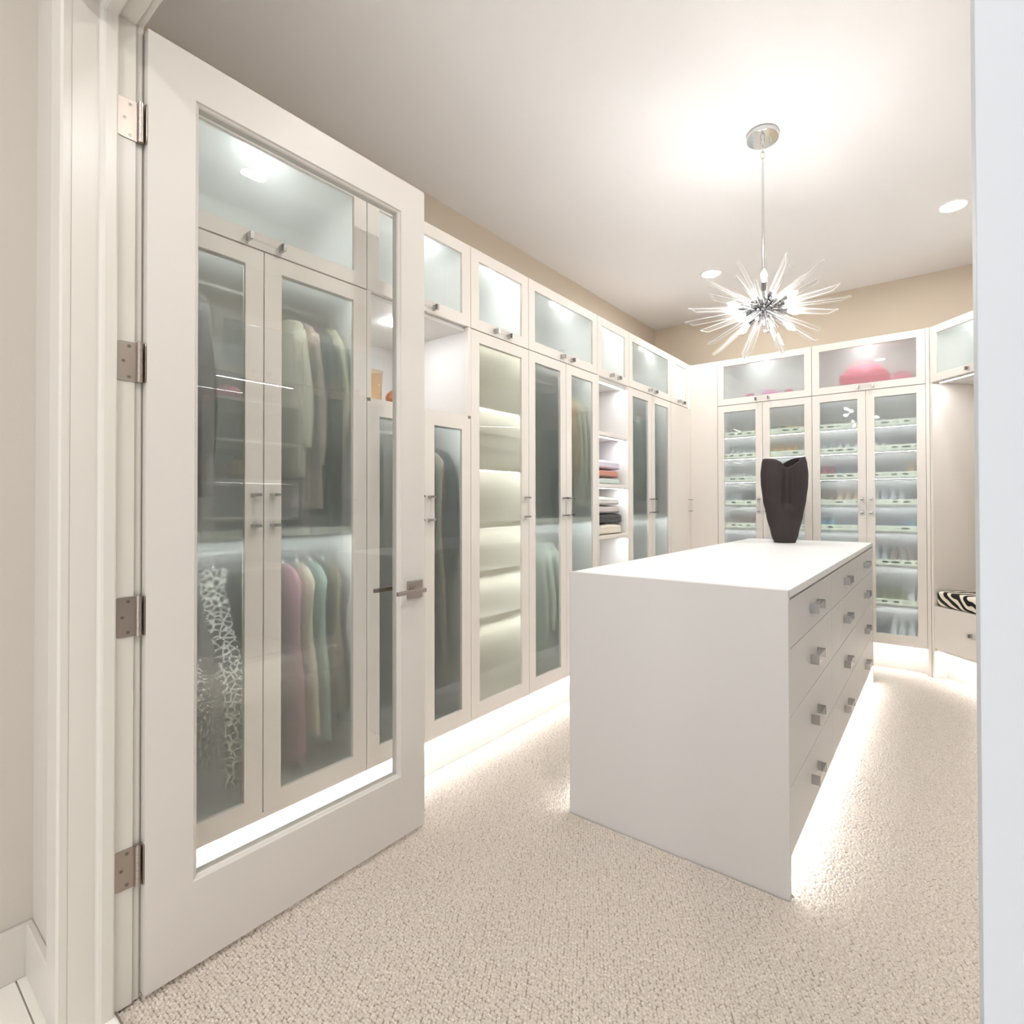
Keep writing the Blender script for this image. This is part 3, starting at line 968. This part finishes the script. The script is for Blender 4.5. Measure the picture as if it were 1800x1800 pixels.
part('leaf', MB().rings([[(.002, 0, .06), (.004, .004, .063), (.006, 0, .06)], [(.006, -.001, .085), (.009, .007, .087), (.012, 0, .085)], [(.006, 0, .108), (.007, .001, .109), (.008, 0, .108)]]), M['copper'], o, fix=True)

def sweater(w, d, h, mat, seed, rib=False):
    """a folded knit: a wide soft slab whose long front edge is a rolled fold with a second layer line"""
    mb = MB(); N = 22; K = 14; rr = []
    for k in range(K + 1):
        u = k / K - .5
        e = max(0, abs(u) * 2 - .8) / .2
        hh = h * (1 - .45 * e * e); dd = d * (1 - .06 * e * e)
        ring = []
        for i in range(N * 2):
            a = 2 * PI * i / (N * 2)
            ca, sa = math.cos(a), math.sin(a)
            y = dd / 2 * math.copysign(abs(ca) ** .35, ca)
            z = hh / 2 * math.copysign(abs(sa) ** .55, sa) + hh / 2
            p = Vector((u * w, y, z))
            nn = noise.noise(Vector((p.x * 9 + seed * 5, p.y * 9, seed * 2.3))) * h * .16
            z += nn * (z / h)
            if ca < -.6: y += .006 * math.exp(-((z - hh * .52) / (h * .10)) ** 2)   # fold line on the front
            if rib: z += .0012 * math.sin(p.x * 420) * (z / h)
            ring.append((p.x, y, z))
        rr.append(ring)
    mb.rings(rr)
    return mb.mesh('sweater', [mat], True, True)
u = U['E']
def stack(z, items):
    for k, (h, col, lab, dx, w, d, rib) in enumerate(items):
        me = sweater(w, d, h, cloth(*col), k + z * 3, rib)
        p = u.world(.205 + dx, .035 + d / 2, z)
        o = obj('sweater', me, None, (p.x, p.y, z), (0, 0, PI / 2 + random.uniform(-.03, .03)))
        tag(o, lab, 'sweater', 'folded sweaters on the open shelves')
        z += h * 1.12
stack(1.3645, [(.045, (196, 208, 204), 'pale aqua folded sweater, bottom of the upper stack', .01, .30, .30, False),
               (.050, (190, 130, 112), 'terracotta folded sweater, middle of the upper stack', -.005, .30, .30, False),
               (.064, (214, 206, 220), 'lavender folded sweater, top of the upper stack', .0, .31, .31, False)])
stack(1.0145, [(.072, (228, 220, 206), 'cream ribbed folded sweater, bottom of the lower stack', .02, .33, .33, True),
               (.062, (62, 60, 64), 'charcoal folded sweater in the lower stack', .02, .34, .33, False),
               (.052, (202, 196, 194), 'mid grey folded sweater above the charcoal one', .005, .30, .30, False),
               (.052, (222, 218, 216), 'light grey folded sweater, top of the lower stack', .0, .29, .29, False)])

# hanging clothes
def garment(ln, w, t, mat, seed, flare=0.15, sleeve=True):
    mb = MB(); N = 30; K = 22; rr = []
    rnd = random.Random(seed)
    ph = [rnd.uniform(0, 6.28) for _ in range(3)]
    for k in range(K + 1):
        v = k / K
        z = -v * ln
        if v < .09: hw = .045 + (w / 2 - .045) * (v / .09) ** .7; z = -.01 - .07 * (v / .09) * min(1, ln)
        else: hw = w / 2 * (1 - .14 * math.sin(PI * min(1, (v - .09) / .5)) + flare * max(0, v - .4)); z = -.08 - (ln - .08) * (v - .09) / .91
        th = t / 2 * (.55 + .5 * min(1, v * 3))
        ring = []
        for i in range(N):
            a = 2 * PI * i / N
            wave = math.sin(a * 5 + ph[0] + v * 1.5) * .007 * v + math.sin(a * 9 + ph[1]) * .003 * v
            x = (th + wave) * math.sin(a)
            y = hw * math.copysign(abs(math.cos(a)) ** .8, math.cos(a))
            x += .005 * math.sin(v * 3 + ph[2]) + wave * .5
            ring.append((x, y, z))
        rr.append(ring)
    mb.rings(rr)
    if sleeve:
        for s in (-1, 1):
            rr = []
            for k in range(9):
                v = k / 8; r = .05 * (1 - .4 * v)
                c = Vector((.01 * math.sin(v * 4 + s), s * (w / 2 - .035 + .045 * math.sin(v * 1.6)), -.075 - v * min(.5, ln * .7)))
                rr.append([c + Vector((math.sin(a) * t * .45, math.cos(a) * r, 0)) for a in [2 * PI * q / 12 for q in range(12)]])
            mb.rings(rr)
    return mb.mesh('garment', [mat], True, True)

def hang(uk, x, ztop, ln, mat, label, seed, w=.36, yo=0, xo=0, t=.030, name='hanging_shirt', cat='garment', flare=.15, sleeve=True, y=None, group=None, tilt=0):
    uu = U[uk]
    p = uu.world(x, .275, ztop - .045)
    r = PI / 2 + tilt
    gme = garment(ln, w, t, mat, seed, flare, sleeve)
    if yo: gme.transform(Matrix.Translation((0, yo, 0)))
    if xo:                       # a full skirt whose hem swings out to the glass
        for v in gme.vertices: v.co.x += xo * min(1, max(0, (-v.co.z - .08) / (ln * .5)))
    o = obj(name, gme, None, p, (0, 0, r))
    tag(o, label, cat, group)
    hk = MB(); rr = []
    for k in range(10):
        a = PI * 1.15 * k / 9 - .3
        c = Vector((0, .0155 * math.cos(a), .0437 + .0155 * math.sin(a)))
        rr.append([c + Vector((math.sin(b) * .0017, math.cos(b) * .0017 * math.cos(a), math.cos(b) * .0017 * math.sin(a))) for b in [2 * PI * q / 6 for q in range(6)]])
    hk.rings(rr).tube((0, .0, -.012), (0, .0146, .0385), .0017, n=6)
    part('hanger_hook', hk, M['chrome'], o, (0, 0, 0), (0, 0, -tilt), fix=True)
    return o
dsh = 'behind frosted glass'
GP = print_mat('giraffe print', srgb(70, 64, 60), srgb(240, 236, 226), 46, .085)
GH = print_mat('gingham dots', srgb(84, 82, 80), srgb(245, 240, 232), 90, .35, False)
DT_ = print_mat('dotted strap', srgb(70, 74, 74), srgb(235, 232, 210), 60, .36, False)
RA, RB = 2.0, 1.06
SH = 'hanging_shirt'
hang('A', 0.080, RA, .80, cloth(92, 92, 94), 'dark grey shirt at left end of the first wardrobe, upper rail', 1)
hang('A', 0.160, RA, .74, cloth(150, 128, 130), 'dusky pink-grey shirt on the first wardrobe, upper rail', 2)
hang('A', 0.250, RA, .70, cloth(108, 110, 112), 'mid grey shirt on the first wardrobe, upper rail', 3)
hang('A', 0.565, RA, .62, cloth(226, 218, 196), 'cream blouse at upper right of the first wardrobe', 4)
hang('A', 0.616, RA, .74, cloth(184, 162, 154), 'mauve blouse beside the cream one in the first wardrobe', 5)
hang('A', 0.668, RA, .80, cloth(72, 80, 74), 'dark green blouse in the first wardrobe', 6)
hang('A', 0.714, RA, .50, cloth(206, 200, 172), 'pale yellow top at right end of the first wardrobe', 7)
hang('A', .214, RB, .60, GH, 'small-check dress low at the left edge of the first wardrobe', 8, sleeve=False, w=.06, flare=0, tilt=PI / 2, xo=-.232)
hang('A', .325, RB, .70, GP, 'giraffe print dress low in the first wardrobe, left door', 9, sleeve=False, w=.085, flare=0, tilt=PI / 2, xo=-.232)
hang('A', .43, RB, .74, cloth(98, 92, 88), 'brown-grey dress low in the first wardrobe', 10, sleeve=False)
hang('A', 0.560, RB, .74, cloth(206, 142, 156), 'pink skirt low in the first wardrobe, right door', 11, w=.34, sleeve=False, y=.22)
hang('A', 0.614, RB, .66, cloth(222, 212, 186), 'cream skirt low in the first wardrobe, right door', 12, w=.34, sleeve=False, y=.22)
hang('A', 0.667, RB, .70, cloth(176, 198, 190), 'mint skirt low in the first wardrobe, right door', 13, w=.32, sleeve=False, y=.22)
hang('A', 0.718, RB, .60, cloth(146, 132, 106), 'olive-tan skirt low in the first wardrobe, right door', 14, w=.36, sleeve=False)
hang('B', 0.200, 1.56, 1.15, cloth(70, 80, 80), 'dark teal long dress behind the lever door', 15, sleeve=False)
hang('B', 0.400, 1.56, 1.05, cloth(70, 82, 82), 'dark teal long dress right of the glass door edge', 16, sleeve=False, y=.22)
hang('B', 0.455, 1.56, 1.12, cloth(176, 166, 148), 'beige long dress in the short wardrobe', 17, sleeve=False, y=.26)
hang('B', 0.512, 1.56, .62, cloth(60, 66, 68), 'black top at the right end of the short wardrobe', 18, sleeve=True)
hang('D', .10, RA, .76, cloth(78, 80, 80), 'dark grey shirt left in the wardrobe before the sweaters', 19)
hang('D', 0.270, RA, .62, DT_, 'white-dotted scarf dress in the wardrobe before the sweaters', 20, w=.10, sleeve=False, t=.03, yo=.15)
hang('D', 0.360, RA, .76, cloth(66, 70, 70), 'black blouse in the wardrobe before the sweaters', 21)
hang('D', 0.530, RA, .62, cloth(198, 160, 116), 'tan blouse in the wardrobe before the sweaters', 22)
hang('D', 0.585, RA, .74, cloth(190, 194, 170), 'sage blouse in the wardrobe before the sweaters', 23)
hang('D', 0.642, RA, .74, cloth(208, 208, 188), 'pale sage blouse beside the wardrobe end panel', 24)
hang('D', 0.220, RB, .72, cloth(214, 220, 208), 'pale green shirt low in the wardrobe before the sweaters', 25)
hang('D', 0.290, RB, .66, cloth(226, 228, 222), 'white shirt low in the wardrobe before the sweaters', 26)
hang('D', 0.360, RB, .60, cloth(206, 212, 202), 'grey-white shirt low in the wardrobe before the sweaters', 27)
hang('F', .12, RA, .78, cloth(96, 104, 106), 'dark grey coat in the wardrobe after the sweaters', 28)
hang('F', .30, RA, .70, cloth(140, 148, 140), 'grey-green coat in the wardrobe after the sweaters', 29)
hang('F', .50, RA, .72, cloth(150, 158, 148), 'sage coat in the wardrobe after the sweaters', 30)

# bags in the back upper cabinets
def blob(w, d, h, mat, seed, wob=.02):
    b = bmesh.new()
    bmesh.ops.create_icosphere(b, subdivisions=4, radius=1)
    for v in b.verts:
        n = noise.noise(v.co * 2.3 + Vector((seed, 0, 0)))
        f = noise.noise(v.co * 14 + Vector((seed, 3, 0)))
        z = v.co.z
        v.co = Vector((v.co.x * w / 2, v.co.y * d / 2, (max(-.86, z) + .86) / 1.86 * h)) + v.normal * (n * wob + f * wob * .35)
        v.co.z = max(0, v.co.z)
    me = bpy.data.meshes.new('bag'); b.to_mesh(me); b.free()
    me.polygons.foreach_set('use_smooth', [True] * len(me.polygons)); me.materials.append(mat)
    return me
def bag(u, x, y, w, d, h, col, label, seed, z=None):
    p = u.world(x, y, ZS + .0175 if z is None else z)
    o = obj('handbag', blob(w, d, h, cloth(*col), seed), None, p)
    tag(o, label, 'bag')
    hm = MB(); rr = []
    for k in range(13):
        a = PI * k / 12
        c = Vector((w * .26 * math.cos(a), 0, h * .9 + min(.05, h * .25) * math.sin(a)))
        rr.append([c + Vector((math.cos(a) * .006 * math.cos(b), .006 * math.sin(b), .006 * math.sin(a) * math.cos(b))) for b in [2 * PI * q / 8 for q in range(8)]])
    part('handle', hm.rings(rr), cloth(*[int(c * .8) for c in col]), o, smooth=True, fix=True)
bag(UI, .355, .17, .34, .19, .215, (238, 96, 130), 'large fluffy pink handbag in the right upper cabinet', 1)
bag(open_unit, .42, .17, .26, .15, .085, (222, 110, 140), 'pink handbag on the top open shelf, seen only as a reflection', 6, 1.931)
bag(open_unit, .36, .17, .16, .10, .13, (196, 168, 120), 'gold clutch on the middle open shelf, seen only as a reflection', 7, 1.401)
part('bag_clasp', MB().box(-.022, .022, -.112, -.104, .02, .045), M['chrome'], bpy.data.objects['handbag'], bevel=.002)
bag(UI, .60, .30, .17, .14, .13, (226, 120, 140), 'smaller pink handbag behind the fluffy one', 2)
bag(UH, .24, .16, .13, .12, .075, (206, 84, 130), 'magenta handbag, left of three in the left upper cabinet', 3)
bag(UH, .405, .20, .15, .12, .095, (214, 110, 178), 'orchid pink handbag, middle of three in the left upper cabinet', 4)
bag(UH, .57, .16, .12, .12, .075, (196, 76, 110), 'crimson handbag, last of three in the left upper cabinet', 5)

# ------------------------------------------------------------------ shoes
def shoe_mesh(mat, heel):
    mb = MB(); L = .24
    # sole: outline rings
    def outline(t):   # t along length 0 heel .. 1 toe -> half width
        return .019 + .009 * math.sin(min(1, t / .7) * PI * .55) if t < .8 else .0265 * math.sqrt(max(0, 1 - ((t - .8) / .21) ** 2)) + .001
    rr = []
    for k in range(15):
        t = k / 14
        hw = outline(t); zz = heel * max(0, 1 - t / .6) ** 1.6
        top = .085 - .035 * t if t < .35 else (.073 - (.045) * (t - .35) / .45 if t < .8 else .028 - .012 * (t - .8) / .2)
        y = -L / 2 + L * (1 - t)   # toe toward the front (-y)
        ring = []
        for q in range(12):
            a = 2 * PI * q / 12
            x = hw * math.cos(a); s = math.sin(a)
            z = zz + (0 if s < 0 else s * top)
            if s < 0: x = hw * math.copysign(abs(math.cos(a)) ** .4, math.cos(a))
            ring.append((x, y, z + .002))
        rr.append(ring)
    mb.rings(rr)
    if heel > .02:
        mb.tube((0, L / 2 - .018, .0016), (0, L / 2 - .022, heel), .008, .018, n=10)
    return mb.mesh('shoe', [mat], True, True)
PAL = {'dark grey': (70, 72, 76), 'black': (38, 40, 44), 'silver': (196, 200, 206), 'white': (236, 238, 240), 'tan': (196, 160, 128), 'gold': (222, 178, 96),
       'pink': (214, 120, 140), 'navy': (56, 74, 92), 'teal': (70, 100, 110), 'sky blue': (96, 156, 190), 'taupe': (150, 136, 128), 'olive': (124, 130, 96), 'brown': (128, 96, 82)}
smesh = {}
def shoe_proto(col, heel):
    k = (col, heel)
    if k not in smesh: smesh[k] = shoe_mesh(cloth(*PAL[col]), heel)
    return smesh[k]
plan = {
 'H': [['dark grey', 'taupe', 'dark grey', 'gold', 'dark grey'], ['silver', 'white', 'gold', 'gold', 'taupe'], ['white', 'white', 'silver', 'white', 'silver'],
       ['silver', 'black', 'white', 'taupe', 'dark grey'], ['taupe', 'brown', 'taupe', 'brown', 'taupe'], ['white', 'silver', 'silver', 'taupe', 'white'], ['white', 'taupe', 'silver', 'white', 'silver'], ['navy', 'white', 'silver', 'dark grey', 'silver']],
 'I': [['dark grey', 'brown', 'silver', 'dark grey', 'taupe'], ['silver', 'white', 'white', 'dark grey', 'dark grey'], ['pink', 'teal', 'navy', 'navy', 'gold'],
       ['taupe', 'tan', 'silver', 'silver', 'dark grey'], ['sky blue', 'navy', 'navy', 'navy', 'sky blue'], ['silver', 'white', 'silver', 'taupe', 'brown'], ['white', 'silver', 'olive', 'olive', 'white'], ['navy', 'taupe', 'navy', 'silver', 'white']],
}
ORD1 = ['first', 'second', 'third', 'fourth', 'fifth', 'sixth']
ORD = ['top', 'second', 'third', 'fourth', 'fifth', 'sixth', 'seventh', 'bottom']
for key, u in (('H', UH), ('I', UI)):
    side = 'cabinet behind vase' if key == 'H' else 'cabinet beside bench'
    levels = SHZ + [ZB + .017 + .030]
    for r, (z, cols_) in enumerate(zip(levels, plan[key])):
        half = u.w / 2
        xs_ = [.07, .16, .255, .33][:4]
        slots = [.079, .196, .313, half + .071, half + .188, half + .305]
        cc = [cols_[0], cols_[1], cols_[1] if r % 2 else cols_[2], cols_[2], cols_[3], cols_[4]]
        for pi_, (x, c) in enumerate(zip(slots, cc)):
            heel = .0 if c in ('white', 'sky blue', 'olive', 'navy') else .045
            if r == 0: heel = .0
            for s in (-1, 1):
                p = u.world(x + s * .0287, .050 + .245 / 2 + .06, z - .030 + .0005)
                o = obj('shoe', shoe_proto(c, heel), None, p, (0, 0, s * .01))
                lab = '%s %s shoe, %s pair from the left, %s shelf, %s' % (c, 'left' if s < 0 else 'right', ORD1[pi_], ORD[r], side)
                tag(o, lab, 'shoe', 'shoes on the %s shelf, %s' % (ORD[r], side))
